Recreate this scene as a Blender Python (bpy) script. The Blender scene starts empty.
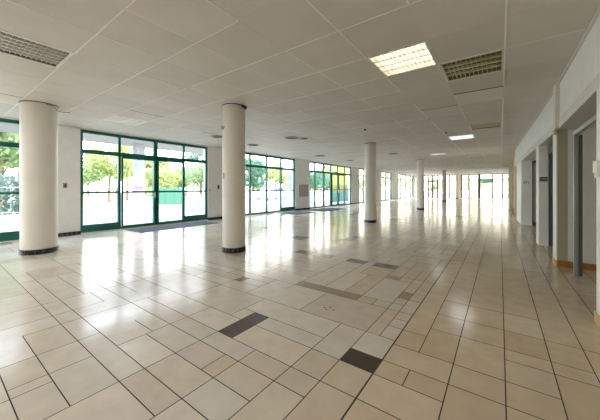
import bpy, bmesh, math, random
from mathutils import Vector, Matrix
C = bpy.context.scene.collection
sc = bpy.context.scene
R = random.Random(7)

# ------------------------------------------------------------------ camera model
EYE = 1.35; HY = 188.0; FP = 275.0
TH = math.atan(200.0/275.0)
CZ = 3.105                       # ceiling height
def ray(px):
    k = (px-300)/FP
    return Vector((-math.sin(TH)+k*math.cos(TH), math.cos(TH)+k*math.sin(TH)))
def at(px, d):
    v = ray(px)*d; return v.x, v.y
def fl(px, y):                   # point of the floor seen at a place in the photo
    return at(px, EYE*FP/(y-HY))
def zz(y, d): return EYE-(y-HY)*d/FP
XF = -10.0                       # window plane of the long glazed side
XW = -9.9                        # inner face of that wall
YF = 41.0                        # far wall
def fy(px, X=XF):
    v = ray(px); return X*v.y/v.x
def fx(px, Y=YF):
    v = ray(px); return Y*v.x/v.y

cam = bpy.data.cameras.new('camera'); co = bpy.data.objects.new('camera', cam); C.objects.link(co)
co.location = (0, 0, EYE); co.rotation_euler = (math.pi/2, 0, TH)
cam.sensor_width = 36; cam.lens = 36*FP/600; cam.shift_y = -(210-HY)/600
cam.clip_start = 0.02; cam.clip_end = 500
sc.camera = co
vs = sc.view_settings
vs.view_transform = 'Standard'; vs.look = 'None'; vs.gamma = 1; vs.use_curve_mapping = False
vs.exposure = 0.80

# ------------------------------------------------------------------ materials
def mat(name, col, rough=.5, metal=0, spec=.5, emit=None, es=1, noise=0, nscale=5, bump=0, bscale=40, coat=0, trans=0, sss=0):
    m = bpy.data.materials.new(name); m.use_nodes = True
    nt = m.node_tree; b = nt.nodes['Principled BSDF']
    b.inputs['Base Color'].default_value = (*col, 1)
    b.inputs['Roughness'].default_value = rough
    b.inputs['Metallic'].default_value = metal
    b.inputs['Specular IOR Level'].default_value = spec
    b.inputs['Coat Weight'].default_value = coat
    if emit:
        b.inputs['Emission Color'].default_value = (*emit, 1); b.inputs['Emission Strength'].default_value = es
    tc = nt.nodes.new('ShaderNodeTexCoord')
    if noise:
        n = nt.nodes.new('ShaderNodeTexNoise'); n.inputs['Scale'].default_value = nscale; n.inputs['Detail'].default_value = 4
        nt.links.new(tc.outputs['Object'], n.inputs['Vector'])
        r = nt.nodes.new('ShaderNodeMapRange'); r.inputs['To Min'].default_value = 1-noise; r.inputs['To Max'].default_value = 1+noise
        r.inputs['From Min'].default_value = .3; r.inputs['From Max'].default_value = .7
        nt.links.new(n.outputs['Fac'], r.inputs['Value'])
        x = nt.nodes.new('ShaderNodeMix'); x.data_type = 'RGBA'; x.blend_type = 'MULTIPLY'; x.inputs[0].default_value = 1
        x.inputs[6].default_value = (*col, 1)
        nt.links.new(r.outputs['Result'], x.inputs[7]); nt.links.new(x.outputs[2], b.inputs['Base Color'])
    if bump:
        n = nt.nodes.new('ShaderNodeTexNoise'); n.inputs['Scale'].default_value = bscale
        nt.links.new(tc.outputs['Object'], n.inputs['Vector'])
        bp = nt.nodes.new('ShaderNodeBump'); bp.inputs['Strength'].default_value = bump; bp.inputs['Distance'].default_value = .01
        nt.links.new(n.outputs['Fac'], bp.inputs['Height']); nt.links.new(bp.outputs['Normal'], b.inputs['Normal'])
    return m
def leafmat(name, col):
    m = mat(name, col, .6, noise=.35, nscale=1.5)
    nt = m.node_tree; b = nt.nodes['Principled BSDF']; o = nt.nodes['Material Output']
    t = nt.nodes.new('ShaderNodeBsdfTranslucent'); t.inputs[0].default_value = (*col, 1)
    a = nt.nodes.new('ShaderNodeMixShader'); a.inputs[0].default_value = .5
    nt.links.new(b.outputs[0], a.inputs[1]); nt.links.new(t.outputs[0], a.inputs[2]); nt.links.new(a.outputs[0], o.inputs[0])
    return m
def glassmat():
    m = bpy.data.materials.new('window_glass'); m.use_nodes = True; nt = m.node_tree
    nt.nodes.remove(nt.nodes['Principled BSDF']); o = nt.nodes['Material Output']
    t = nt.nodes.new('ShaderNodeBsdfTransparent'); t.inputs[0].default_value = (.985, .99, .988, 1)
    g = nt.nodes.new('ShaderNodeBsdfGlossy'); g.inputs['Roughness'].default_value = .02
    lw = nt.nodes.new('ShaderNodeLayerWeight'); lw.inputs[0].default_value = .5
    pw = nt.nodes.new('ShaderNodeMath'); pw.operation = 'POWER'; pw.inputs[1].default_value = 5; nt.links.new(lw.outputs['Facing'], pw.inputs[0])
    f = nt.nodes.new('ShaderNodeMath'); f.operation = 'MULTIPLY_ADD'; f.inputs[1].default_value = .35; f.inputs[2].default_value = .03; nt.links.new(pw.outputs[0], f.inputs[0])
    x = nt.nodes.new('ShaderNodeMixShader')
    nt.links.new(f.outputs[0], x.inputs[0]); nt.links.new(t.outputs[0], x.inputs[1]); nt.links.new(g.outputs[0], x.inputs[2])
    nt.links.new(x.outputs[0], o.inputs[0]); return m
def vcol_mat(name, rough, spec, noise, nscale, rvar=0, bump=0, coat=0):
    m = bpy.data.materials.new(name); m.use_nodes = True; nt = m.node_tree; b = nt.nodes['Principled BSDF']
    a = nt.nodes.new('ShaderNodeAttribute'); a.attribute_name = 'tile_colour'
    tc = nt.nodes.new('ShaderNodeTexCoord')
    n = nt.nodes.new('ShaderNodeTexNoise'); n.inputs['Scale'].default_value = nscale; n.inputs['Detail'].default_value = 5
    nt.links.new(tc.outputs['Object'], n.inputs['Vector'])
    r = nt.nodes.new('ShaderNodeMapRange'); r.inputs['From Min'].default_value = .3; r.inputs['From Max'].default_value = .7
    r.inputs['To Min'].default_value = 1-noise; r.inputs['To Max'].default_value = 1+noise
    nt.links.new(n.outputs['Fac'], r.inputs['Value'])
    x = nt.nodes.new('ShaderNodeMix'); x.data_type = 'RGBA'; x.blend_type = 'MULTIPLY'; x.inputs[0].default_value = 1
    nt.links.new(a.outputs['Color'], x.inputs[6]); nt.links.new(r.outputs['Result'], x.inputs[7]); nt.links.new(x.outputs[2], b.inputs['Base Color'])
    b.inputs['Roughness'].default_value = rough; b.inputs['Specular IOR Level'].default_value = spec; b.inputs['Coat Weight'].default_value = coat
    if rvar:
        n2 = nt.nodes.new('ShaderNodeTexNoise'); n2.inputs['Scale'].default_value = 1.3; n2.inputs['Detail'].default_value = 3
        nt.links.new(tc.outputs['Object'], n2.inputs['Vector'])
        r2 = nt.nodes.new('ShaderNodeMapRange'); r2.inputs['From Min'].default_value = .3; r2.inputs['From Max'].default_value = .7
        r2.inputs['To Min'].default_value = rough-rvar; r2.inputs['To Max'].default_value = rough+rvar
        nt.links.new(n2.outputs['Fac'], r2.inputs['Value']); nt.links.new(r2.outputs['Result'], b.inputs['Roughness'])
    if bump:
        n3 = nt.nodes.new('ShaderNodeTexNoise'); n3.inputs['Scale'].default_value = 3.5; n3.inputs['Detail'].default_value = 2
        nt.links.new(tc.outputs['Object'], n3.inputs['Vector'])
        bp = nt.nodes.new('ShaderNodeBump'); bp.inputs['Strength'].default_value = bump; bp.inputs['Distance'].default_value = .01
        nt.links.new(n3.outputs['Fac'], bp.inputs['Height']); nt.links.new(bp.outputs['Normal'], b.inputs['Normal'])
    return m
M = dict(
 wall=mat('white_wall_paint', (.88, .86, .82), .6, noise=.03, bump=.05),
 wallr=mat('pale_olive_wall_paint', (.74, .74, .66), .55, noise=.04, bump=.05),
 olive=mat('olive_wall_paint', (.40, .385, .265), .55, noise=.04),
 pier=mat('white_pier_paint', (.87, .87, .83), .5, noise=.03),
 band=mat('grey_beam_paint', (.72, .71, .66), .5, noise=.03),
 cream=mat('cream_pier_paint', (.82, .74, .55), .5, noise=.03),
 column=mat('column_paint', (.80, .76, .67), .42, noise=.03, nscale=3),
 black=mat('black_mosaic', (.018, .018, .02), .2, noise=.4, nscale=30),
 mortar=mat('mosaic_mortar', (.22, .22, .21), .7),
 skirt=mat('orange_brown_skirting', (.34, .15, .025), .35, noise=.25, nscale=12),
 yskirt=mat('yellow_skirting', (.62, .45, .2), .4),
 green=mat('green_aluminium', (.0, .125, .085), .35, noise=.1),
 dgreen=mat('dark_green_aluminium', (.012, .085, .068), .35),
 grey=mat('grey_aluminium', (.38, .40, .40), .35, metal=.5),
 dgrey=mat('dark_grey_frame', (.10, .105, .12), .35),
 glass=glassmat(),
 grout=mat('dark_grout', (.035, .024, .016), .8),
 tbar=mat('white_ceiling_bar', (.95, .93, .88), .4),
 dbar=mat('dark_ceiling_gap', (.10, .085, .07), .8),
 louvre=mat('louvre_metal', (.75, .70, .50), .35, metal=.3),
 louvrew=mat('louvre_white_metal', (.85, .84, .80), .3, metal=.3),
 tray=mat('luminaire_tray', (.30, .25, .14), .5),
 tubeoff=mat('unlit_tube', (.75, .72, .62), .3),
 warm=mat('warm_tube', (1, .9, .75), .3, emit=(1, .80, .56), es=3),
 cool=mat('cool_tube', (.9, .95, 1), .3, emit=(.88, .94, 1), es=3.5),
 dim=mat('faint_tube', (.9, .95, 1), .3, emit=(.95, .97, 1), es=1.0),
 metal=mat('steel', (.6, .6, .6), .3, metal=.9),
 vent=mat('grey_diffuser', (.28, .28, .27), .5),
 dark=mat('dark_plastic', (.03, .03, .03), .4),
 wire=mat('brown_cable', (.06, .04, .03), .6),
 rubber=mat('blue_grey_doormat', (.085, .10, .13), .9, noise=.3, nscale=60),
 device=mat('off_white_plastic', (.75, .74, .66), .4),
 box=mat('grey_cabinet', (.42, .40, .39), .5, noise=.1),
 brass=mat('brass_switch', (.30, .26, .12), .4),
 signg=mat('dark_green_sign', (.03, .06, .045), .4),
 signt=mat('pale_letters', (.55, .60, .52), .5),
 signb=mat('brown_letters', (.16, .12, .10), .5),
 exit=mat('exit_sign_face', (.35, .6, .5), .4),
 pave=mat('outdoor_paving', (.27, .255, .25), .8, noise=.08, nscale=1),
 lawn=mat('dry_lawn', (.17, .18, .11), .9, noise=.25, nscale=1.2),
 kerb=mat('kerb_stone', (.55, .56, .56), .8),
 slab=mat('outdoor_concrete', (.30, .305, .305), .7, noise=.05),
 leafy=leafmat('yellow_green_leaves', (.34, .40, .16)),
 leafg=leafmat('fresh_green_leaves', (.20, .29, .13)),
 leafd=leafmat('deep_green_leaves', (.075, .19, .12)),
 leaft=leafmat('blue_green_leaves', (.16, .26, .22)),
 bark=mat('bark', (.16, .11, .07), .9, noise=.3),
 fence=mat('green_mesh_fence', (.04, .16, .11), .5),
 wfence=mat('white_fence_paint', (.8, .82, .82), .5),
 pink=mat('pink_notice', (.5, .12, .17), .5),
 roof=mat('grey_roof_tiles', (.13, .17, .18), .7, noise=.2),
 pinkroof=mat('pink_roof_tiles', (.62, .35, .30), .7, noise=.2),
 house=mat('pale_house_wall', (.75, .76, .74), .7),
 blue=mat('blue_sign_paint', (.07, .2, .42), .4),
 yellow=mat('yellow_board_paint', (.30, .30, .06), .5),
 teal=mat('teal_board_paint', (.07, .30, .28), .5),
 awning=mat('green_awning_cloth', (.03, .30, .14), .7),
 carw=mat('white_car_paint', (.8, .82, .84), .25, coat=.5),
 tyre=mat('tyre_rubber', (.02, .02, .02), .8),
)

# ------------------------------------------------------------------ mesh helpers
class MB:
    def __init__(s): s.v = []; s.f = []; s.m = []
    def face(s, pts, mi=0):
        n = len(s.v); s.v += [tuple(p) for p in pts]; s.f.append(tuple(range(n, n+len(pts)))); s.m.append(mi)
    def hexa(s, p, mi=0):        # p: 4 bottom (ccw) + 4 top
        n = len(s.v); s.v += [tuple(q) for q in p]
        for q in ((3,2,1,0),(4,5,6,7),(0,1,5,4),(1,2,6,5),(2,3,7,6),(3,0,4,7)):
            s.f.append(tuple(n+i for i in q)); s.m.append(mi)
    def box(s, x0, x1, y0, y1, z0, z1, mi=0):
        if x0 > x1: x0, x1 = x1, x0
        if y0 > y1: y0, y1 = y1, y0
        s.hexa([(x0,y0,z0),(x1,y0,z0),(x1,y1,z0),(x0,y1,z0),(x0,y0,z1),(x1,y0,z1),(x1,y1,z1),(x0,y1,z1)], mi)
    def cyl(s, cx, cy, z0, z1, r0, r1=None, n=24, mi=0, cap=True):
        r1 = r0 if r1 is None else r1
        b = len(s.v)
        for k in range(n):
            a = 2*math.pi*k/n
            s.v.append((cx+r0*math.cos(a), cy+r0*math.sin(a), z0)); s.v.append((cx+r1*math.cos(a), cy+r1*math.sin(a), z1))
        for k in range(n):
            j = (k+1) % n
            s.f.append((b+2*k, b+2*j, b+2*j+1, b+2*k+1)); s.m.append(mi)
        if cap:
            s.f.append(tuple(b+2*k for k in reversed(range(n)))); s.m.append(mi)
            s.f.append(tuple(b+2*k+1 for k in range(n))); s.m.append(mi)
    def lathe(s, cx, cy, prof, n=32, mi=0):
        for (r0, z0), (r1, z1) in zip(prof[:-1], prof[1:]): s.cyl(cx, cy, z0, z1, r0, r1, n, mi, cap=False)
    def tube(s, pts, r, n=8, mi=0):
        pts = [Vector(p) for p in pts]; b = len(s.v)
        rr = r if isinstance(r, (list, tuple)) else [r]*len(pts)
        for i, p in enumerate(pts):
            t = (pts[min(i+1, len(pts)-1)]-pts[max(i-1, 0)]).normalized()
            u = t.cross(Vector((0,0,1)));
            if u.length < .05: u = t.cross(Vector((1,0,0)))
            u.normalize(); w = t.cross(u)
            for k in range(n):
                a = 2*math.pi*k/n; q = p+u*rr[i]*math.cos(a)+w*rr[i]*math.sin(a); s.v.append(tuple(q))
        for i in range(len(pts)-1):
            for k in range(n):
                j = (k+1) % n
                s.f.append((b+i*n+k, b+i*n+j, b+(i+1)*n+j, b+(i+1)*n+k)); s.m.append(mi)
        s.f.append(tuple(b+k for k in reversed(range(n)))); s.m.append(mi)
        s.f.append(tuple(b+(len(pts)-1)*n+k for k in range(n))); s.m.append(mi)
    def build(s, name, mats, parent=None, loc=None, smooth=False, bevel=0):
        me = bpy.data.meshes.new(name)
        o0 = Vector(loc) if loc is not None else Vector((0, 0, 0))
        me.from_pydata([tuple(Vector(v)-o0) for v in s.v], [], s.f)
        if not isinstance(mats, (list, tuple)): mats = [mats]
        for m in mats: me.materials.append(m)
        me.polygons.foreach_set('material_index', s.m)
        me.update()
        o = bpy.data.objects.new(name, me); C.objects.link(o)
        if parent: o.parent = parent; o.location = o0-Vector(parent.location)
        else: o.location = o0
        if smooth:
            bm = bmesh.new(); bm.from_mesh(me); bmesh.ops.remove_doubles(bm, verts=bm.verts, dist=1e-5)
            bm.to_mesh(me); bm.free()
            for p in me.polygons: p.use_smooth = True
            if hasattr(me, 'set_sharp_from_angle'): me.set_sharp_from_angle(angle=math.radians(40))
        if bevel:
            md = o.modifiers.new('bevel', 'BEVEL'); md.width = bevel; md.segments = 2; md.limit_method = 'ANGLE'
        return o
def thing(name, label, cat, loc=(0,0,0), group=None):
    o = bpy.data.objects.new(name, None); C.objects.link(o); o.location = loc; o.empty_display_size = .1
    return tag(o, label, cat, group)
def tag(o, label, cat, group=None, kind=None):
    o['label'] = label; o['category'] = cat
    if group: o['group'] = group
    if kind: o['kind'] = kind
    return o
def struct(o, label=None, cat=None):
    o['kind'] = 'structure'
    if label: o['label'] = label
    if cat: o['category'] = cat
    return o

# ------------------------------------------------------------------ floor: a random-bond pattern of large and small tiles
GX = [-7.2,-6.13,-5.5,-4.9,-4.28,-3.82,-3.52,-3.16,-3.02,-2.65,-2.53,-2.32,-2.15,-1.95,-1.80,-1.65,-1.40,-1.28,-1.20,-1.02,-.89,-.75,-.54,-.29,.03,.32,.56,.80]
GY = [.20,.33,.54,.81,.98,1.22,1.28,1.45,1.64,1.93,2.13,2.40,2.46,2.70,2.88,3.07,3.25,3.45,3.70,4.10,4.27,4.60,4.85,5.30,5.80]
SX = '''
.20 -7.2 .8|5.80 -7.2 .8|.33 -3.02 .8|.54 -3.52 -2.15|.54 -1.28 .8|.81 -7.2 -1.65|.98 -6.13 -1.28|1.22 -2.15 -1.28|1.22 -5.5 -4.28|1.28 -4.28 -3.82
1.22 -2.65 -2.15|1.28 -3.02 -2.65|1.45 -7.2 -1.02|1.64 -3.52 -.75|1.64 -6.13 -3.82|1.64 -1.28 -1.02|1.93 -7.2 -2.15|1.93 -1.95 -.75|2.13 -2.32 -1.28|2.13 -1.02 .56|1.93 -.75 -.29
.81 -.75 .56|1.28 -.29 .32|1.64 -.75 -.29|1.45 .03 .56|2.46 -3.52 -.75|2.40 -.75 .32|2.40 -7.2 -5.5|2.46 -5.5 -3.16|2.70 -6.13 -2.65|2.88 -4.9 -2.65|2.70 .03 .56|2.88 -.54 .56|2.70 -.75 -.54|2.70 -.89 -.75|2.88 -.89 -.75
3.07 -1.80 -.75|3.07 -2.32 -1.40|3.25 -2.32 -.89|3.25 -.54 .8|3.07 -5.5 -2.32|3.45 -4.28 -2.32|3.70 -.54 .32|3.70 -6.13 -2.32|3.45 -1.02 -.75|3.70 -.89 -.75|4.10 -1.40 -.89|4.10 -1.80 -1.40|4.27 -1.20 -.75|4.10 -5.5 -2.15
4.27 -2.15 -1.80|4.60 -3.16 -1.40|4.85 -3.52 -1.20|4.60 -7.2 -3.52|4.85 -.89 -.75|5.30 -1.40 -.75|5.30 -4.9 -1.95|4.27 -3.16 -2.32|5.30 -7.2 -5.5|3.25 -7.2 -6.13|.54 -7.2 -4.9|4.27 -7.2 -6.13'''
SY = '''
-7.2 .2 5.8|.80 .2 5.8|.56 .54 5.8|.32 .2 5.8|.03 .54 5.8|-.29 .2 5.8|-.54 1.93 2.13|-.54 2.40 5.8|-.75 .2 5.8|-.89 2.46 5.3|-1.02 .2 2.46|-1.02 2.46 4.27|-1.28 .54 2.46|-1.28 .33 .98|-1.65 .54 1.64|-1.80 1.22 1.45|-1.80 2.46 3.07|-1.95 1.64 2.13|-1.95 3.25 4.27
-2.15 .2 2.13|-2.53 .2 .54|-2.65 .33 .81|-2.65 .98 1.93|-3.02 .20 .54|-3.02 .54 .98|-3.52 .54 1.93|-3.82 .20 1.28|-3.82 .81 .98|-4.28 .54 1.93|-4.9 .2 .81|-5.5 .81 1.45|-6.13 .98 1.93|-4.9 1.45 1.93|-2.32 1.93 2.46|-3.16 1.93 2.88|-2.65 2.46 3.07|-4.28 1.93 2.46
-3.82 2.46 2.70|-5.5 1.93 3.07|-4.9 2.46 3.70|-6.13 1.93 2.70|-6.13 2.7 5.8|-3.52 2.88 3.45|-3.02 3.07 3.70|-2.32 2.88 4.60|-1.40 3.07 5.8|-1.65 3.25 4.10|-1.20 3.07 3.25|-1.20 4.1 5.3|-1.02 4.27 4.85|-1.80 4.10 4.85|-1.95 4.27 5.8|-2.32 4.60 4.85|-3.16 3.70 4.85|-3.82 3.45 4.60|-4.28 3.70 4.60|-5.5 3.70 5.8
-4.9 4.10 5.3|-4.28 4.6 5.8|-3.52 4.6 5.3|-2.65 4.85 5.8|-3.02 5.3 5.8|-1.65 4.85 5.3|-.89 5.3 5.8'''
def segs(t): return [tuple(float(a) for a in q.split()) for q in t.replace('\n', '|').split('|') if q.strip()]
def idx(g, v): return min(range(len(g)), key=lambda i: abs(g[i]-v))
nx, ny = len(GX)-1, len(GY)-1
VW = set(); HW = set()
for y, a, b in segs(SX):
    j = idx(GY, y)
    for i in range(idx(GX, a), idx(GX, b)): HW.add((i, j))
for x, a, b in segs(SY):
    i = idx(GX, x)
    for j in range(idx(GY, a), idx(GY, b)): VW.add((i, j))
def base_tile(warm=0):
    k = R.random()
    g = R.uniform(.99, 1.10)
    if k < .55: c = (.61, .552, .47)
    elif k < .80: c = (.60, .535, .44)
    elif k < .93: c = (.62, .57, .50)
    else: c = (.57, .50, .41)
    if warm == 1: c = (c[0]*.98, c[1]*.90, c[2]*.76)
    if warm == 2: c = (c[0]*.97, c[1]*.93, c[2]*.86)
    return tuple(min(1, v*g) for v in c)
reg = {}; colr = {}
for i in range(nx):
    for j in range(ny):
        if (i, j) in reg: continue
        rid = len(colr); colr[rid] = base_tile(1 if GX[i] > -.76 else (2 if GX[i] > -1.9 and R.random() < .6 else 0)); st = [(i, j)]; reg[(i, j)] = rid
        while st:
            a, b = st.pop()
            for c, d, w in ((a+1, b, (a+1, b) in VW), (a-1, b, (a, b) in VW), (a, b+1, (a, b+1) in HW), (a, b-1, (a, b) in HW)):
                if 0 <= c < nx and 0 <= d < ny and not w and (c, d) not in reg: reg[(c, d)] = rid; st.append((c, d))
DARK = (.095, .085, .078); MID = (.33, .27, .20)
special = [(-2.15,-1.95,1.64,2.13,DARK),(-1.02,-.75,1.93,2.13,(.06,.048,.042)),(-2.32,-1.95,4.60,4.85,(.17,.155,.14)),(-1.80,-1.40,4.60,4.85,(.15,.13,.115)),
           (-2.32,-1.40,3.07,3.25,MID),(-3.52,-2.65,4.60,4.85,(.25,.23,.21)),(-3.16,-3.02,2.70,2.88,(.22,.21,.20)),(-1.02,-.89,3.45,3.70,(.36,.29,.2)),(-1.40,-1.2,4.1,4.27,(.45,.36,.25))]
T = []    # x0,x1,y0,y1, joints(l,r,b,t), colour
for (i, j), rid in reg.items():
    x0, x1, y0, y1 = GX[i], GX[i+1], GY[j], GY[j+1]; c = colr[rid]
    cx, cy = (x0+x1)/2, (y0+y1)/2
    for sp in special:
        if sp[0] < cx < sp[1] and sp[2] < cy < sp[3]: c = sp[4]
    jt = [.0036 if w else 0 for w in ((i, j) in VW, (i+1, j) in VW, (i, j) in HW, (i, j+1) in HW)]
    if i == idx(GX, -.75): jt[0] = .008
    T.append((x0, x1, y0, y1, jt, c))
def fill(x0, x1, y0, y1, strips=None):
    if strips is None:
        strips = [x0]
        while strips[-1] < x1-.3: strips.append(min(x1, strips[-1]+R.choice([.35, .5, .62, .3])))
        strips[-1] = x1
    else: pass
    for a, b in zip(strips[:-1], strips[1:]):
        y = y0
        while y < y1-.001:
            h = R.choice([.3, .45, .6, .75, .45]); y2 = min(y1, y+h)
            if y1-y2 < .15: y2 = y1
            c = base_tile()
            if R.random() < .025: c = (.28, .25, .22)
            if b-a > .45 and R.random() < .35:
                m = (a+b)/2
                T.append((a, m, y, y2, [.0036]*4, c)); T.append((m, b, y, y2, [.0036]*4, base_tile()))
            else: T.append((a, b, y, y2, [.0036]*4, c))
            y = y2
def long_fill(strips, y0, y1, rows):
    for a, b in zip(strips[:-1], strips[1:]):
        y = y0
        while y < y1-.001:
            y2 = min(y1, y+R.choice(rows)*1.0)
            if y1-y2 < .3: y2 = y1
            T.append((a, b, y, y2, [.0036]*4, base_tile(1))); y = y2
XR = 3.4; YB = -8.0
fill(-10.1, -7.2, YB, YF+.2); fill(-7.2, -.75, YB, .2); fill(-7.2, -.75, 5.8, YF+.2)
right = [-.75, -.54, -.29, .03, .32, .56, .80]
long_fill(right, 5.8, YF+.2, [.9, 1.4, 1.9]); long_fill([-.75, -.29, .32, .80], YB, .2, [.6, .9])
long_fill([.80, 1.1, 1.45, 1.8, 2.15, 2.5, 2.85, XR], YB, YF+.2, [.45, .6, .9])
fb = MB(); fb.face([(-10.1, YB, -.0012), (XR, YB, -.0012), (XR, YF+.2, -.0012), (-10.1, YF+.2, -.0012)], 0)
fb.box(-10.1, XR, YB, YF+.2, -.2, -.002, 0)
cols = [(0, 0, 0)]*7
for x0, x1, y0, y1, jt, c in T:
    l, r, b, t = jt
    fb.face([(x0+l, y0+b, 0), (x1-r, y0+b, 0), (x1-r, y1-t, 0), (x0+l, y1-t, 0)], 1); cols.append(c)
tile = vcol_mat('glazed_floor_tile', .175, .5, .07, 6, rvar=.05, bump=.035)
floor = fb.build('floor', [M['grout'], tile])
ca = floor.data.color_attributes.new('tile_colour', 'FLOAT_COLOR', 'CORNER')
for p, c in zip(floor.data.polygons, cols):
    for li in p.loop_indices: ca.data[li].color = (*c, 1)
struct(floor)

# ------------------------------------------------------------------ ceiling: suspended panels on a grid
PX, PY = .755, .785; X0, Y0 = .05, 1.17
def cell(px, y):                 # the ceiling panel seen at a place in the photo
    x, yy = at(px, (CZ-EYE)*FP/(HY-y)); return math.floor((x-X0)/PX), math.floor((yy-Y0)/PY)
lights = {}
def L(px, y, kind, label): lights[cell(px, y)] = (kind, label)
L(400, 62, 'warm', 'square recessed ceiling light glowing warm yellow, nearest the middle of the hall')
L(470, 67, 'off', 'unlit louvred ceiling light beside the glowing warm one')
L(489, 126, 'off', 'unlit dark ceiling light just past the hatch panel')
L(463, 137.5, 'cool', 'bright white lit ceiling light left of the dark unlit one')
L(510, 165, 'off', 'small unlit ceiling light far off by the cream piers')
L(30, 48, 'off2', 'wide unlit louvred ceiling light above the left round column')
lights[(-6, -2)] = ('cool', 'lit ceiling light cut off by the top left corner')
L(115, 121.5, 'dim', 'pale louvred ceiling light above the large green entrance doors')
L(437, 154, 'dim', 'faint white ceiling light above the third and fourth columns')
for k, (i, j) in enumerate([(-2, -3), (-5, -5), (-9, -3), (-2, -8), (-8, -8), (-11, -5)]):  # unseen luminaires added behind the viewer as fill for the hall
    lights[(i, j)] = ('warm' if k % 2 else 'cool', None)
cm = MB(); ccol = []
IX0, IX1 = -14, 4; IY0, IY1 = -12, 51
hatch = cell(480, 100)
def clampx(x): return max(XW-.3, min(XR, x))
for i in range(IX0, IX1+1):
    for j in range(IY0, IY1+1):
        x0, x1 = clampx(X0+i*PX), clampx(X0+(i+1)*PX); y0, y1 = Y0+j*PY, min(YF+.1, Y0+(j+1)*PY)
        if x1-x0 < .02 or y1-y0 < .02: continue
        v = R.uniform(.93, 1.03); c = (.71*v, .665*v, .59*v)
        z = CZ+R.uniform(-.001, .0015)
        if (i, j) == hatch: z -= .012; c = (.80, .77, .71)
        if (i, j) not in lights:
            g = .004
            cm.box(x0+g, x1-g, y0+g, y1-g, z, z+.03, 0); ccol += [c]*6
        # exposed bars along two of the edges
        def bar(ax0, ax1, ay0, ay1):
            k = R.random()
            near = y0 < 12
            mi = 1 if k < (.88 if (ax0 < -1.5 and ay0 < 9) else .5) else (2 if k > .98 else 0)
            dz = .003 if mi else 0
            cm.box(ax0, ax1, ay0, ay1, CZ-dz, CZ+.02, mi); ccol.extend([c]*6)
        bar(x0-.006, x0+.006, y0+.006, y1-.006)
        bar(x0+.006, x1-.006, y0-.006, y0+.006)
# long continuous bars that read clearly in the photo
for X, a, b in ((X0, 1.2, 40), (X0-6*PX, -1, 3.5), (X0-2*PX, 6, 16), (X0-4*PX, 4, 16)):
    cm.box(X-.009, X+.009, a, b, CZ-.005, CZ+.01, 1); ccol += [(1, 1, 1)]*6
for Y, a, b in ((Y0, -4.5, -3.4), (Y0+PY, -5.6, -4.0), (Y0+2*PY, -4.3, -2.6)):
    cm.box(a, b, Y-.009, Y+.009, CZ-.005, CZ+.01, 1); ccol += [(1, 1, 1)]*6
hx0, hx1 = X0+hatch[0]*PX, X0+(hatch[0]+1)*PX; hy0 = Y0+hatch[1]*PY
cm.box(hx0, hx1, hy0-.008, hy0+.008, CZ-.006, CZ+.01, 2); ccol += [(0, 0, 0)]*6
cm.box(hx1-.016, hx1, hy0, hy0+PY, CZ-.0065, CZ+.01, 2); ccol += [(0, 0, 0)]*6
cm.box(XW-.31, XR+.1, YB, YF+.3, CZ+.12, CZ+.3, 3); ccol += [(1, 1, 1)]*6
cm.box(XW-.31, XW-.295, YB, YF+.3, CZ-.01, CZ+.13, 3); ccol += [(1, 1, 1)]*6
cpanel = vcol_mat('ceiling_panel', .55, .35, .03, 2.5)
ceil = cm.build('ceiling', [cpanel, M['tbar'], M['dbar'], M['wall']])
ca = ceil.data.color_attributes.new('tile_colour', 'FLOAT_COLOR', 'CORNER')
for p, c in zip(ceil.data.polygons, ccol):
    for li in p.loop_indices: ca.data[li].color = (*c, 1)
struct(ceil)

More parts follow.
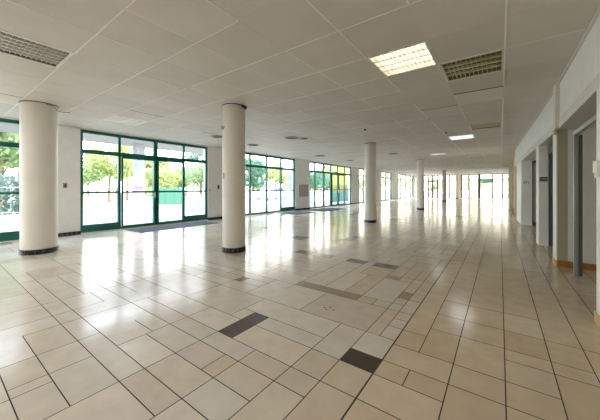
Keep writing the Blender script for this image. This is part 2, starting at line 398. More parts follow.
def ceiling_light(i, j, kind, label):
    x0, x1 = X0+i*PX+.012, X0+(i+1)*PX-.012; y0, y1 = Y0+j*PY+.012, Y0+(j+1)*PY-.012
    cx, cy = (x0+x1)/2, (y0+y1)/2
    t = thing('ceiling_light', label or 'added fill light shaped as a recessed ceiling light, unseen behind the viewer', 'ceiling light', (cx, cy, CZ), 'recessed ceiling lights')
    lit = kind in ('warm', 'cool', 'dim')
    tr = MB()     # open tray
    tr.box(x0, x1, y0, y1, CZ+.085, CZ+.09)
    for a in ((x0, x0+.01, y0, y1), (x1-.01, x1, y0, y1), (x0, x1, y0, y0+.01), (x0, x1, y1-.01, y1)): tr.box(*a, CZ, CZ+.085)
    tr.build('tray', M['tray'] if kind in ('off', 'off2') else M['louvrew'], t)
    fr = MB(); w = .022
    for a in ((x0, x0+w, y0, y1), (x1-w, x1, y0, y1), (x0+w, x1-w, y0, y0+w), (x0+w, x1-w, y1-w, y1)): fr.box(*a, CZ-.006, CZ+.004)
    fr.build('frame', M['tbar'] if kind != 'off' else M['louvre'], t)
    lv = MB(); a0, a1 = x0+w, x1-w; b0, b1 = y0+w, y1-w
    if kind == 'off2':
        for k in range(1, 6):
            x = a0+(a1-a0)*k/6; lv.box(x-.009, x+.009, b0, b1, CZ-.002, CZ+.035)
        for k in range(1, 14):
            y = b0+(b1-b0)*k/14; lv.box(a0, a1, y-.002, y+.002, CZ+.012, CZ+.03)
    else:
        for k in range(1, 4):
            y = b0+(b1-b0)*k/4; lv.box(a0, a1, y-.012, y+.012, CZ-.002, CZ+.035)
        for k in range(1, 12):
            x = a0+(a1-a0)*k/12; lv.box(x-.0025, x+.0025, b0, b1, CZ, CZ+.03)
    lv.build('louvre', M['louvre'] if kind == 'off' else M['louvrew'], t)
    for k in range(4):
        y = b0+(b1-b0)*(k+.5)/4
        tb = MB()
        if kind == 'off2': x = a0+(a1-a0)*(k+1)/5; tb.tube([(x, b0+.01, CZ+.06), (x, b1-.01, CZ+.06)], .014, 10)
        else: tb.tube([(a0+.01, y, CZ+.06), (a1-.01, y, CZ+.06)], .014, 10)
        o = tb.build('tube', M[kind] if lit else M['tubeoff'], t, smooth=True)
        if lit: o['label'] = 'glowing fluorescent tube'
    if lit:
        ld = bpy.data.lights.new('light_glow', 'AREA'); ld.shape = 'SQUARE'; ld.size = .6
        ld.energy = {'warm': 2.5, 'cool': 4, 'dim': 2.5}[kind] if label else 16; ld.color = (1, .80, .56) if kind == 'warm' else (.9, .95, 1)  # unlabelled ones are the added fill, so stronger
        lo = bpy.data.objects.new('light_glow', ld); C.objects.link(lo); lo.parent = t; lo.location = (0, 0, -.012)
for (i, j), (kind, label) in lights.items(): ceiling_light(i, j, kind, label)

# round diffusers, detectors and sprinklers on the ceiling
def ceil_at(px, y): return at(px, (CZ-EYE)*FP/(HY-y))
def diffuser(px, y, r, label):
    x, yy = ceil_at(px, y); t = thing('ceiling_diffuser', label, 'air diffuser', (x, yy, CZ), 'round ceiling diffusers')
    m = MB(); m.lathe(x, yy, [(r, CZ-.001), (r, CZ-.012), (r*.85, CZ-.022), (r*.8, CZ-.006)]); m.build('outer_ring', M['vent'], t, smooth=True)
    m = MB()
    for q in (.7, .45): m.lathe(x, yy, [(r*q, CZ-.004), (r*q, CZ-.018), (r*(q-.1), CZ-.026), (r*(q-.12), CZ-.004)])
    m.cyl(x, yy, CZ-.03, CZ-.003, r*.18); m.build('cone', M['vent'], t, smooth=True)
diffuser(292, 137.5, .26, 'large round grey ceiling diffuser right of the second column top')
diffuser(253, 144.7, .24, 'dark oval looking ceiling diffuser just right of the second column, nearer the windows')
diffuser(217, 136.3, .20, 'round ceiling diffuser just left of the second column')
diffuser(304, 138.3, .14, 'small grey ceiling diffuser beside the large round one')
diffuser(320, 155.7, .30, 'round ceiling diffuser in front of the third set of green doors')
diffuser(393, 153.7, .26, 'dark round ceiling diffuser right of the third column')
diffuser(350, 160.3, .26, 'faint round ceiling diffuser behind the third column')
def sprinkler(px, y, label, m='dark', r=.035):
    x, yy = ceil_at(px, y); b = MB(); b.lathe(x, yy, [(.001, CZ-.0005), (r, CZ-.0005), (r, CZ-.015), (r*.5, CZ-.03), (r*.5, CZ-.05), (.001, CZ-.055)], 16)
    tag(b.build('smoke_detector' if m == 'device' else 'sprinkler', M[m], None, (x, yy, CZ), smooth=True), label, 'detector' if m == 'device' else 'sprinkler', 'small ceiling fittings')
sprinkler(365, 129, 'dark sprinkler head on the ceiling left of the lit white light')
sprinkler(446, 132, 'dark sprinkler head on the ceiling near the lit white light')
sprinkler(429.5, 118.5, 'small white detector on the ceiling between the warm light and the white light', 'device')

# ------------------------------------------------------------------ glazed left side
GR = 'green'
def window(name, axis, plane, us, kick=(), leaves=(), mat_='green', z0=.03, z1=3.075, zt=2.44, zm=1.22, fw=.075, dep=.10, glass=True, label=None, thick=(), head=None):
    """us: positions of the uprights; axis 'y' = frame runs along Y at X=plane, 'x' = along X at Y=plane"""
    us = sorted(us)
    def bx(m, u0, u1, z0_, z1_, t=dep, off=0):
        if axis == 'y': m.box(plane-t/2+off, plane+t/2+off, u0, u1, z0_, z1_)
        else: m.box(u0, u1, plane-t/2-off, plane+t/2-off, z0_, z1_)
    f = MB(); n = len(us)
    for k, u in enumerate(us):
        w = fw if k not in thick else fw*1.8
        a = u-w/2
        if k == 0: a = u
        if k == n-1: a = u-w
        bx(f, a, a+w, z0, z1)
    for k in range(n-1):
        a, b = us[k]+fw/2, us[k+1]-fw/2
        if k == 0: a += fw/2
        if k == n-2: b -= fw/2
        bx(f, a, b, z1-.09, z1); bx(f, a, b, zt-.06, zt+.06)
        bx(f, a, b, z0, z0+(.22 if k in kick else .07))
        if k not in leaves: bx(f, a, b, zm-.03, zm+.03)
    o = f.build(name, M[mat_]); struct(o)
    o['label'] = label or name; del o['label']
    g = MB()
    for k in range(n-1):
        a, b = us[k], us[k+1]
        bx(g, a+.03, b-.03, z0+.05, zt-.05, .008); bx(g, a+.03, b-.03, zt+.05, z1-.05, .008)
    g.build('glass', M['glass'], o)
    for k in leaves:
        a, b = us[k]+fw/2+.004, us[k+1]-fw/2-.004; d = MB(); z2 = zt-.065; off = .035; w = .045
        bx(d, a, a+w, z0+.012, z2, .05, off+.05); bx(d, b-w, b, z0+.012, z2, .05, off+.05)
        bx(d, a+w, b-w, z0+.012, z0+.10, .05, off+.05); bx(d, a+w, b-w, z2-.07, z2, .05, off+.05); bx(d, a+w, b-w, zm-.03, zm+.03, .05, off+.05)
        dl = d.build('door_leaf', M[mat_], o)
        h = MB(); u = b-w/2 if k == leaves[0] else a+w/2
        bx(h, u-.012, u+.012, zm-.22, zm-.02, .03, off+.10); h.build('door_handle', M['metal'], dl)
    return o
def ys(*p): return [fy(q) for q in p]
window('window_1', 'y', XF, [fy(47)-5.2, fy(47)-3.9, fy(47)-2.6, fy(47)-1.3, fy(47)], kick=(0, 3))
window('window_2', 'y', XF, ys(79.3, 119, 155, 183.3, 206.7), kick=(0, 3), leaves=(1, 2), thick=(2,))
window('window_3', 'y', XF, ys(230, 249.8, 266.5, 280.7, 294.3), kick=(3,))
window('window_4', 'y', XF, ys(308.7, 314.7, 323.6, 330.7, 337.6, 344.3, 350.4), mat_='dgreen', leaves=(3, 4), thick=(2, 3))
window('window_5', 'y', XF, ys(358.3, 363.4, 368.5), mat_='dgreen')
window('window_6', 'y', XF, ys(380.5, 385.5, 390.8), mat_='dgreen')
window('window_7', 'y', XF, ys(397.6, 400.3, 405.6, 410.4)+[YF-.15], mat_='dgrey', fw=.13)
window('window_8', 'y', XF, [-6.9, -5.4, -3.9], mat_='green')
# wall_left : piers, header and low kerb around those windows
yr = [(-6.9, -3.9), (fy(47)-5.2, fy(47)), (fy(79.3), fy(206.7)), (fy(230), fy(294.3)), (fy(308.7), fy(350.4)), (fy(358.3), fy(368.5)), (fy(380.5), fy(390.8)), (fy(397.6), YF-.15)]
wl = MB(); prev = YB; piers = []
for a, b in yr:
    wl.box(-10.2, XW, prev, a, 0, CZ-.002); piers.append((prev, a)); prev = b
    wl.box(-10.2, XW-.03, a, b, 3.075, CZ+.05); wl.box(-10.15, XW-.01, a, b, 0, .03)
wl.box(-10.2, XW, prev, YF+.2, 0, CZ)
struct(wl.build('wall_left', M['wall']))
bl = MB()
for a, b in piers[1:]:
    n = max(1, int((b-a)/.1))
    for k in range(n):
        y0 = a+(b-a)*k/n; bl.box(XW, XW+.012, y0+.004, a+(b-a)*(k+1)/n-.004, 0, .1)
    bl.box(XW, XW+.009, a, b, 0, .098, 1)
    bl.box(XW-.15, XW, a-.012, a, 0, .1); bl.box(XW-.15, XW, b, b+.012, 0, .1)
struct(bl.build('baseboard_left', [M['black'], M['mortar']]))

# ------------------------------------------------------------------ far wall
fxs = lambda *p: [fx(q) for q in p]
window('window_9', 'x', YF, fxs(418, 428.3, 432.6, 437.7, 449.5, 458), mat_='dgrey', leaves=(1, 2), zt=2.32, zm=1.2, fw=.15)
window('window_10', 'x', YF, fxs(461, 469, 479.3, 492.6, 502.6, 509.5), mat_='dgrey', zt=2.35, thick=(2,), fw=.15)
wf = MB(); e = [(-10.2, fx(418)), (fx(458), fx(461)), (fx(509.5), XR)]
for a, b in e: wf.box(a, b, YF-.1, YF+.2, 0, CZ)
wf.box(fx(418), fx(509.5), YF-.06, YF+.2, 3.075, CZ+.05)
struct(wf.build('wall_back', M['cream']))
# plain wall behind the viewer
wn = MB(); wn.box(-10.2, XR, YB+.9, YB+1.15, 0, CZ)
struct(wn.build('wall_front', M['wall']))

# ------------------------------------------------------------------ right side: fascia, piers and door alcoves
def xr(Y): return .79 if Y < 6.46 else .79-(Y-6.46)*.16/6.4
YE = 16.2
fa = MB()
def prism(m, y0, y1, dx0, dx1, z0, z1, mi=0):
    m.hexa([(xr(y0)+dx0, y0, z0), (xr(y0)+dx1, y0, z0), (xr(y1)+dx1, y1, z0), (xr(y1)+dx0, y1, z0),
            (xr(y0)+dx0, y0, z1), (xr(y0)+dx1, y0, z1), (xr(y1)+dx1, y1, z1), (xr(y1)+dx0, y1, z1)], mi)
for a, b in ((YB+1.15, 6.46), (6.46, YE)):
    prism(fa, a, b, .012, .30, 2.49, CZ, 0)
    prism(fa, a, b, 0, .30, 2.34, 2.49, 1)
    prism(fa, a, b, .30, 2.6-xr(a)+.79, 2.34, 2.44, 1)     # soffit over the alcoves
struct(fa.build('wall_right_fascia', [M['pier'], M['band']]))
bpy.data.objects['wall_right_fascia'].name = 'wall_right'
tr = MB()
for a, b in ((YB+1.15, 6.46), (6.46, YE)): prism(tr, a, b, -.018, .012, CZ-.03, CZ-.003)
struct(tr.build('trim_1', M['band']))
# pilaster strip running up the fascia by the second pier
st = MB(); st.box(.745, .802, 6.22, 6.46, 2.34, CZ-.002); struct(st.build('trim_2', M['wallr'], bevel=.004))
pr = MB()
pr.box(.79, 1.30, 2.9, 4.02, 0, 2.34)                      # nearest pier
def pier(y0, y1, w, mi=0):
    pr.hexa([(xr(y0), y0, 0), (xr(y0)+w, y0, 0), (xr(y0)+w, y1, 0), (xr(y1), y1, 0), (xr(y0), y0, 2.34), (xr(y0)+w, y0, 2.34), (xr(y0)+w, y1, 2.34), (xr(y1), y1, 2.34)], mi)
pier(8.55, 8.98, .17); pier(12.86, 14.9, .30)
pr.hexa([(.79, 6.50, 0), (1.2, 6.50, 0), (1.2, 6.78, 0), (.781, 6.78, 0), (.79, 6.50, 2.34), (1.2, 6.50, 2.34), (1.2, 6.78, 2.34), (.781, 6.78, 2.34)], 0)
struct(pr.build('wall_right_pier', M['pier'])); bpy.data.objects['wall_right_pier'].name = 'wall_piers_right'
ew = MB()                                                     # walls that close the alcoves
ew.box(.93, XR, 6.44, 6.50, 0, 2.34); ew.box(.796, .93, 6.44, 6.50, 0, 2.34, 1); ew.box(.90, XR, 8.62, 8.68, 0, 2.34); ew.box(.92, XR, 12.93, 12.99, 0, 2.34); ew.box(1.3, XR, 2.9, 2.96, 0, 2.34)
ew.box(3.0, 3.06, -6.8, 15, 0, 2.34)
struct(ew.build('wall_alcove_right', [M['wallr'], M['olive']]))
sk = MB(); sk.box(.80, 3.0, 6.425, 6.44, 0, .11); sk.box(.965, 3.0, 8.605, 8.62, 0, .13); sk.box(.97, 3.0, 12.915, 12.93, 0, .13)
struct(sk.build('baseboard_right', M['skirt']))
sy = MB(); sy.box(.775, .79, 2.9, 4.035, 0, .1); sy.box(.775, 1.3, 4.02, 4.035, 0, .1); sy.box(.776, .797, 6.44, 6.79, 0, .1)
struct(sy.build('baseboard_near', M['yskirt'], bevel=.002))
wr = MB(); wr.box(1.35, XR, YE-.1, YE, 0, CZ); wr.box(1.35, 1.5, YE, YF, 0, CZ); wr.box(.62, 1.35, YE-.02, YE, 2.36, CZ)
struct(wr.build('wall_far_right', M['cream']))
cp = MB()
for y0, y1, x in ((18.2, 18.7, .60), (23.5, 24, .62), (29, 29.5, .66), (35, 35.5, .72)): cp.box(x, 1.36, y0, y1, 0, CZ)
struct(cp.build('wall_piers_far', M['cream'], bevel=.01))
# door frames in the alcoves
def door_frame(name, x, y0, y1, m, ztop):
    d = MB(); w = .05
    d.box(x-w/2, x+w/2, y1-w, y1, 0, ztop); d.box(x-w/2, x+w/2, y0, y0+w, 0, ztop); d.box(x-w/2, x+w/2, y0+w, y1-w, ztop-.06, ztop)
    o = d.build(name, M[m], bevel=.003); struct(o)
    l = MB(); l.box(x+.03, x+.07, y1-.045, y1-.002, .01, ztop-.065); l.build('door_stile', M['dgrey'], o)
    h = MB(); h.tube([(x-.026, y1-.03, 1.36), (x-.045, y1-.03, 1.36), (x-.045, y1-.03, 1.52), (x-.026, y1-.03, 1.52)], .006)
    h.build('door_handle', M['device'], o)
    return o
door_frame('door_1', .94, 4.06, 5.92, 'grey', 2.22)
door_frame('door_2', .94, 7.3, 8.60, 'dgrey', 2.20)
d3 = MB(); d3.box(.93, .97, 12.84, 12.925, 0, 2.30); d3.box(.97, 2.3, 12.86, 12.925, 2.25, 2.33); struct(d3.build('door_3', M['dgrey']))

# ------------------------------------------------------------------ round columns
def column(px, d, r, label, dev=None, zt=CZ):
    x, y = at(px, d); t = thing('round_column', label, 'column', (x, y, 0), 'round columns down the hall')
    m = MB(); m.cyl(x, y, 0, CZ+.01, r, n=64); m.build('shaft', M['column'], t, smooth=True)
    b = MB(); n = 16
    b.cyl(x, y, 0, .104, r+.006, n=64, mi=1)
    for k in range(n):
        a0 = 2*math.pi*(k+.04)/n; a1 = 2*math.pi*(k+.96)/n
        for q in range(3):
            s0 = a0+(a1-a0)*q/3; s1 = a0+(a1-a0)*(q+1)/3
            pts = [(x+rr*math.cos(s), y+rr*math.sin(s)) for rr, s in ((r+.006, s0), (r+.013, s0), (r+.013, s1), (r+.006, s1))]
            b.hexa([(*p, .003) for p in pts]+[(*p, .10) for p in pts], 0)
    b.build('base_band', [M['black'], M['mortar']], t)
    c = MB(); c.lathe(x, y, [(r+.004, CZ-.016), (r+.012, CZ-.014), (r+.012, CZ-.001)], 48)
    c.build('top_joint', M['wire'], t, smooth=True)
    return t, x, y
c1 = column(39.4, 5.80, .295, 'thick cream round column nearest the left edge, cable at its top')
c2 = column(234, 5.93, .24, 'cream round column with small fitting, between the first and second green glazing')
c3 = column(370.3, 10.85, .22, 'middle round column, third along the row of columns')
c4 = column(420.6, 17.2, .215, 'fourth round column, slim and pale, right of the middle one')
c5 = column(444.2, 27.8, .215, 'small distant round column, fifth of the row')
c6 = column(457.2, 35, .2, 'farthest round column against the bright end windows')
# cable stub on the first column and fittings on the second
def on_col(c, r, ang, z): return (c[1]+r*math.cos(ang), c[2]+r*math.sin(ang), z)
a0 = math.atan2(-c1[2], -c1[1])
w = MB(); w.tube([on_col(c1, .30, a0+.35, CZ-.03), on_col(c1, .32, a0+.55, CZ-.035), on_col(c1, .34, a0+.75, CZ-.06), on_col(c1, .35, a0+.95, CZ-.12), on_col(c1, .41, a0+1.15, CZ-.125), on_col(c1, .51, a0+1.3, CZ-.10)], .006)
tag(w.build('loose_cable', M['wire'], None, on_col(c1, .30, a0+.5, CZ-.03)), 'loose dark cable curling from the top of the leftmost column', 'cable')
a2 = math.atan2(-c2[2], -c2[1])
f = MB(); p = on_col(c2, .26, a2-1.15, zz(129, 5.9)); f.cyl(p[0], p[1], p[2]-.03, p[2]+.03, .028, n=12)
q = on_col(c2, .27, a2-.75, p[2]+.01); f.tube([p, q], .008)
tag(f.build('wall_fitting', M['box'], None, p), 'small grey fitting high on the second column', 'fitting')
f = MB(); p = on_col(c2, .245, a2-1.0, zz(176, 5.9)); f.hexa([(p[0]-.012, p[1]-.02, p[2]-.06), (p[0]+.012, p[1]-.02, p[2]-.06), (p[0]+.012, p[1]+.02, p[2]-.06), (p[0]-.012, p[1]+.02, p[2]-.06), (p[0]-.012, p[1]-.02, p[2]+.06), (p[0]+.012, p[1]-.02, p[2]+.06), (p[0]+.012, p[1]+.02, p[2]+.06), (p[0]-.012, p[1]+.02, p[2]+.06)])
tag(f.build('wall_plate', M['box'], None, p, bevel=.003), 'small grey plate at eye height on the left of the second column', 'plate')
f = MB(); a = a2+.75
for k in range(5):
    p = on_col(c2, .245+.01*(k % 2), a+.16*k, CZ-.03-.01*(k % 3)); f.cyl(p[0], p[1], p[2]-.02, p[2]+.028, .02+.006*(k % 2), n=8)
tag(f.build('torn_sealant', M['wire'], None, on_col(c2, .25, a, CZ-.03)), 'dark torn sealant where the second column meets the ceiling', 'sealant')

# ------------------------------------------------------------------ fittings on walls
def facbox(name, px, y0, y1, w, dep, m, label, cat, X=XW):
    v = ray(px); d = X/v.x; Y = v.y*d; b = MB(); b.box(X+.0005, X+dep, Y-w/2, Y+w/2, zz(y1, d), zz(y0, d))
    return tag(b.build(name, M[m], None, (X+.0005, Y, zz((y0+y1)/2, d)), bevel=.004), label, cat), Y, d
o, Y, d = facbox('light_switch', 65, 183, 188, .09, .02, 'brass', 'brassy switch plate on the white wall between left column and entrance doors', 'switch')
b = MB(); b.box(XW+.02, XW+.028, Y-.02, Y+.02, zz(186.4, d), zz(184.6, d)); b.build('rocker', M['dark'], o, (XW+.024, Y, zz(185.5, d)))
o, Y, d = facbox('door_intercom', 218.3, 185, 189, .07, .04, 'dark', 'small dark intercom on the wall right of the entrance doors', 'intercom')
o, Y, d = facbox('call_button', 209.5, 189, 191, .05, .02, 'box', 'tiny button on the wall just right of the entrance doors', 'button')
o, Y, d = facbox('notice_cabinet', 303.3, 184.5, 196.5, .85, .10, 'box', 'grey notice cabinet on the pier between the second and third glazing', 'cabinet')
b = MB()
for k in range(2): b.box(XW+.1, XW+.112, Y-.40+.41*k, Y-.01+.41*k, zz(196, d)+.02, zz(185, d)-.02)
b.build('cabinet_door', M['box'], o, (XW+.1, Y, zz(190, d)))
o, Y, d = facbox('door_sensor', 161, 137.6, 139.6, .26, .08, 'dark', 'dark motion sensor above the entrance doors', 'sensor', X=XW-.03)
o, Y, d = facbox('door_sensor', 337.6, 162.8, 164.4, .4, .12, 'dark', 'dark motion sensor above the third set of doors', 'sensor', X=XW-.03)
o, Y, d = facbox('exit_sign', 334.5, 171.5, 174, .55, .06, 'exit', 'pale green exit sign on the head of the third set of doors', 'sign', X=XF+.11)

# device on the nearest right-hand pier
dv = thing('thermostat', 'off-white wall device on the nearest right-hand pier', 'thermostat', (.79, 3.92, 1.5))
b = MB(); b.box(.757, .789, 3.84, 3.99, 1.50, 1.62); b.build('housing', M['device'], dv, bevel=.005)
b = MB(); b.box(.764, .789, 3.86, 3.96, 1.45, 1.50); b.build('lower_cover', M['band'], dv, bevel=.004)
b = MB(); b.cyl(.76, 6.40, 2.29, 2.34, .028, n=16); b.cyl(.76, 6.40, 2.26, 2.29, .018, .028, n=16)
tag(b.build('corner_sensor', M['device'], None, (.76, 6.40, 2.34), smooth=True), 'small white sensor under the fascia at the second right-hand pier', 'sensor')

def text(body, x, y, z, size, m, parent):
    cu = bpy.data.curves.new('lettering', 'FONT'); cu.body = body; cu.size = size; cu.align_x = 'CENTER'; cu.align_y = 'CENTER'; cu.extrude = .001; cu.offset = size*.02
    tmp = bpy.data.objects.new('tmp', cu); C.objects.link(tmp); bpy.context.view_layer.update()
    me = bpy.data.meshes.new_from_object(tmp.evaluated_get(bpy.context.evaluated_depsgraph_get()))
    bpy.data.objects.remove(tmp); o = bpy.data.objects.new('lettering', me); C.objects.link(o)
    me.materials.clear(); me.materials.append(M[m]); o.parent = parent; o.location = Vector((x, y, z))-parent.location; o.rotation_euler = (math.pi/2, 0, 0)
    return o
z = zz(179.3, 6.5); x0 = xr(8.55)
s = MB(); s.box(x0+.015, x0+.155, 8.535, 8.5495, z-.05, z+.05); s = tag(s.build('door_sign', M['signg'], None, (x0+.085, 8.54, z)), 'dark green door sign with pale letters on the white pier', 'sign')
text('COE', x0+.085, 8.533, z, .062, 'signt', s)
z = zz(182.6, 10.1); x0 = xr(12.86)
s = MB(); s.box(x0+.03, x0+.24, 12.845, 12.8595, z-.07, z+.07); s = tag(s.build('door_sign', M['pier'], None, (x0+.135, 12.85, z)), 'pale door sign with brown digits on the farther grey pier', 'sign')
text('371', x0+.135, 12.843, z, .115, 'signb', s)

# ------------------------------------------------------------------ doormats
def mat_(x0, x1, y0, y1, label):
    t = thing('doormat', label, 'doormat', ((x0+x1)/2, (y0+y1)/2, 0), 'blue-grey doormats')
    m = MB(); m.box(x0+.03, x1-.03, y0+.03, y1-.03, .001, .014)
    n = int((x1-x0-.1)/.08)
    for k in range(n): m.box(x0+.05+k*.08, x0+.09+k*.08, y0+.06, y1-.06, .014, .017)
    m.build('pile', M['rubber'], t)
    e = MB()
    for a in ((x0, x0+.03, y0, y1), (x1-.03, x1, y0, y1), (x0+.03, x1-.03, y0, y0+.03), (x0+.03, x1-.03, y1-.03, y1)): e.box(*a, .001, .008)
    e.build('edging', M['dark'], t)
mat_(-9.72, -8.72, 3.85, 6.75, 'blue-grey doormat in front of the large green entrance doors')
mat_(-9.6, -8.3, 11.1, 12.9, 'dark doormat at the right end of the second glazing')
mat_(-9.5, -8.1, 13.6, 16.3, 'long doormat in front of the third set of green doors')
# bits of debris on the tiles
for k, (px, y) in enumerate([(324.6, 307.6), (326.2, 309.5), (330.2, 307.5), (333.6, 310.2), (505.5, 262)]):
    x, yy = fl(px, y); b = MB(); b.lathe(x, yy, [(.001, .001), (.011, .001), (.009, .005), (.001, .007)], 7)
    tag(b.build('debris_crumb', M['dark'] if k < 4 else M['device'], None, (x, yy, 0)), 'tiny dark crumb on the cream tile in the middle of the floor' if k < 4 else 'tiny pale crumb on the floor near the right-hand piers', 'debris', 'crumbs on the floor' if k < 4 else None)

# ------------------------------------------------------------------ outdoors
g = MB(); g.box(-18.3, -10.2, -30, 75, -.15, -.02); g.box(-10.2, 30, YF+.2, 75, -.15, -.02); g.box(-10.2, 30, -30, YB+.9, -.15, -.02)
struct(g.build('pavement', M['pave']), 'pale concrete paving outside the glazing', 'paving')
g = MB(); g.box(-90, -18.5, -60, 130, -.2, -.03); struct(g.build('lawn', M['lawn']), 'dry lawn beyond the paving', 'lawn')
g = MB(); g.box(-18.5, -18.3, -30, 75, -.15, .10); struct(g.build('kerb', M['kerb']), 'stone kerb between paving and lawn', 'kerb')
g = MB(); g.box(-17.2, -14.6, -6, 11.5, 3.75, 4.05); struct(g.build('canopy_roof', M['slab']), 'pale canopy roof slab outside the entrance', 'canopy')
def post(x, y, r, z, label):
    m = MB(); m.cyl(x, y, -.02, z, r, n=32); return tag(m.build('outdoor_column', M['slab'], None, (x, y, 0), smooth=True), label, 'column', 'columns carrying the entrance canopy')
x, y = at(139, 15.2); oc = post(x, y, .30, 3.75, 'white outdoor column seen through the entrance doors, pink notice on it')
dirv = Vector((-x, -y)).normalized(); p = Vector((x, y))+dirv*.305; s_ = Vector((-dirv.y, dirv.x)); z = zz(187.5, 15)
n = MB(); n.hexa([(p.x-s_.x*.2, p.y-s_.y*.2, z-.1), (p.x+s_.x*.2, p.y+s_.y*.2, z-.1), (p.x+s_.x*.2+dirv.x*.01, p.y+s_.y*.2+dirv.y*.01, z-.1), (p.x-s_.x*.2+dirv.x*.01, p.y-s_.y*.2+dirv.y*.01, z-.1),
                  (p.x-s_.x*.2, p.y-s_.y*.2, z+.1), (p.x+s_.x*.2, p.y+s_.y*.2, z+.1), (p.x+s_.x*.2+dirv.x*.01, p.y+s_.y*.2+dirv.y*.01, z+.1), (p.x-s_.x*.2+dirv.x*.01, p.y-s_.y*.2+dirv.y*.01, z+.1)])
tag(n.build('pink_notice', M['pink'], None, (p.x, p.y, z)), 'small pink notice on the white outdoor column', 'notice')
post(-15.9, -3.5, .3, 3.75, 'white outdoor column of the canopy outside the leftmost glazing')

def fence(pts, h, m, label, step=2.0, mesh=False, sp=.12, rails=(.12, .95)):
    a, b = Vector(pts[0]), Vector(pts[1]); u = (b-a); Ln = u.length; u.normalize()
    t = thing('garden_fence', label, 'fence', (a.x, a.y, 0))
    n = max(1, int(Ln/step))
    for k in range(n+1):
        q = a+u*Ln*k/n; mm = MB(); mm.cyl(q.x, q.y, -.03, h, .035, n=8); mm.build('post', M[m], t, (q.x, q.y, 0))
    r = MB()
    for z in rails: r.tube([(a.x, a.y, z*h), (b.x, b.y, z*h)], .022, 6)
    r.build('rail', M[m], t)
    w = MB(); k = sp
    while k < Ln: q = a+u*k; w.cyl(q.x, q.y, .1*h, .95*h, .010, n=4, cap=False); k += sp
    w.build('infill', M[m], t)
fence([(-18.9, -12), (-18.9, 9.5)], 1.45, 'kerb', 'thin grey fence on the lawn edge beyond the entrance', 2.4, sp=.5)
xa, ya = at(156, 23); xb, yb = at(184, 23)
gf = thing('green_screen', 'green screen fence panel beyond the right-hand entrance door', 'fence', (xa, ya, 0))
m = MB(); dv2 = (Vector((xb, yb))-Vector((xa, ya))); nn = 22
for k in range(nn):
    p0 = Vector((xa, ya))+dv2*k/nn; p1 = Vector((xa, ya))+dv2*(k+.8)/nn; o2 = Vector((-dv2.y, dv2.x)).normalized()*.04
    q = [p0, p1, p1+o2, p0+o2]; m.hexa([(*v, .0) for v in q]+[(*v, 1.35) for v in q])
m.build('slats', M['fence'], gf)
for k in range(4):
    p0 = Vector((xa, ya))+dv2*k/3; m = MB(); m.cyl(p0.x, p0.y, -.03, 1.42, .05, n=10); m.build('post', M['fence'], gf, (p0.x, p0.y, 0))
fence([(-14.5, 12.5), (-14.5, 26)], 1.25, 'wfence', 'white railing outside the second and third glazing', 1.8)
# white hoops (cycle rack)
xa, ya = at(196, 20)
for k in range(2):
    m = MB(); px_, py_ = xa-.55*k, ya+.35*k
    m.tube([(px_+.42*math.cos(a)-.1, py_+.25*math.cos(a), -.02+1.15*math.sin(a)) for a in [math.pi*i/14 for i in range(15)]], .055, 8)
    tag(m.build('cycle_hoop', M['wfence'], None, (px_, py_, 0), smooth=True), 'white curved hoop on the paving seen through the right entrance pane, ' + ('nearer one' if k == 0 else 'farther one'), 'cycle hoop', 'white cycle hoops')

def tree(px, y, d, r, m, label, n=900, zr=.85, leaf=.17, name='leafy_tree', cat='tree', kind=None):
    x, yy = at(px, d); cz = zz(y, d); rng = random.Random(int(px*31+d*7))
    t = thing(name, label, cat, (x, yy, 0), 'trees and shrubs outdoors')
    if name == 'leafy_tree':
        b = MB(); b.tube([(x, yy, -.05), (x+.05, yy, cz*.4), (x-.03, yy+.04, cz)], [.16, .12, .05], 8)
        for k in range(4):
            a = k*1.6+rng.random(); b.tube([(x, yy, cz*(.45+.1*k)), (x+r*.45*math.cos(a), yy+r*.45*math.sin(a), cz+r*.2*k/3)], [.06, .02], 6)
        b.build('trunk', M['bark'], t)
    f = MB(); blobs = [(Vector((x, yy, cz)), r*.75)]
    for k in range(8):
        v = Vector((rng.gauss(0, 1), rng.gauss(0, 1), rng.gauss(0, .8))).normalized()*r*.6; v.z *= zr
        blobs.append((Vector((x, yy, cz))+v, r*rng.uniform(.35, .5)))
    for k in range(n):
        c, br = blobs[rng.randrange(len(blobs))]
        v = Vector((rng.gauss(0, 1), rng.gauss(0, 1), rng.gauss(0, 1))).normalized()*br*rng.uniform(.55, 1.0); v.z *= zr
        p = c+v
        if p.z < .05: p.z = .05+abs(p.z)*.3
        a = Vector((rng.gauss(0, 1), rng.gauss(0, 1), rng.gauss(0, 1))).normalized(); b2 = a.orthogonal().normalized(); s = leaf*rng.uniform(.6, 1.3)*r/2
        f.face([p-a*s*1.2, p-b2*s*.6, p+a*s*1.2, p+b2*s*.6])
    f.build('foliage', m, t)
LY, LG, LD, LT = M['leafy'], M['leafg'], M['leafd'], M['leaft']
tree(109, 163, 27, 2.3, LY, 'bright yellow-green tree behind the leftmost entrance pane', 1300)
tree(127, 156, 31, 2.0, LY, 'yellow-green tree just left of the white outdoor column', 900)
tree(88, 174, 40, 2.2, LG, 'pale green tree low at the left of the entrance glazing', 900)
tree(163, 182, 34, 2.6, LY, 'yellow-green bushy tree right of the white outdoor column', 1200)
tree(178, 176, 42, 2.6, LG, 'green tree under the grey roof', 1000)
tree(150, 170, 44, 3.2, LY, 'tall yellow-green tree right behind the white outdoor column', 1200)
tree(201, 179, 36, 2.2, LG, 'green tree seen through the rightmost entrance pane', 1000)
tree(200, 155, 50, 2.6, LT, 'grey-green tree top in the upper right entrance pane', 900)
tree(1, 140, 17, 2.3, LG, 'green tree seen through the leftmost glazing at the frame edge', 1400)
tree(19, 150, 26, 2.3, LY, 'yellow-green tree seen just left of the leftmost column', 1200)
tree(-25, 150, 20, 2.4, LG, 'green tree past the left frame edge', 900)
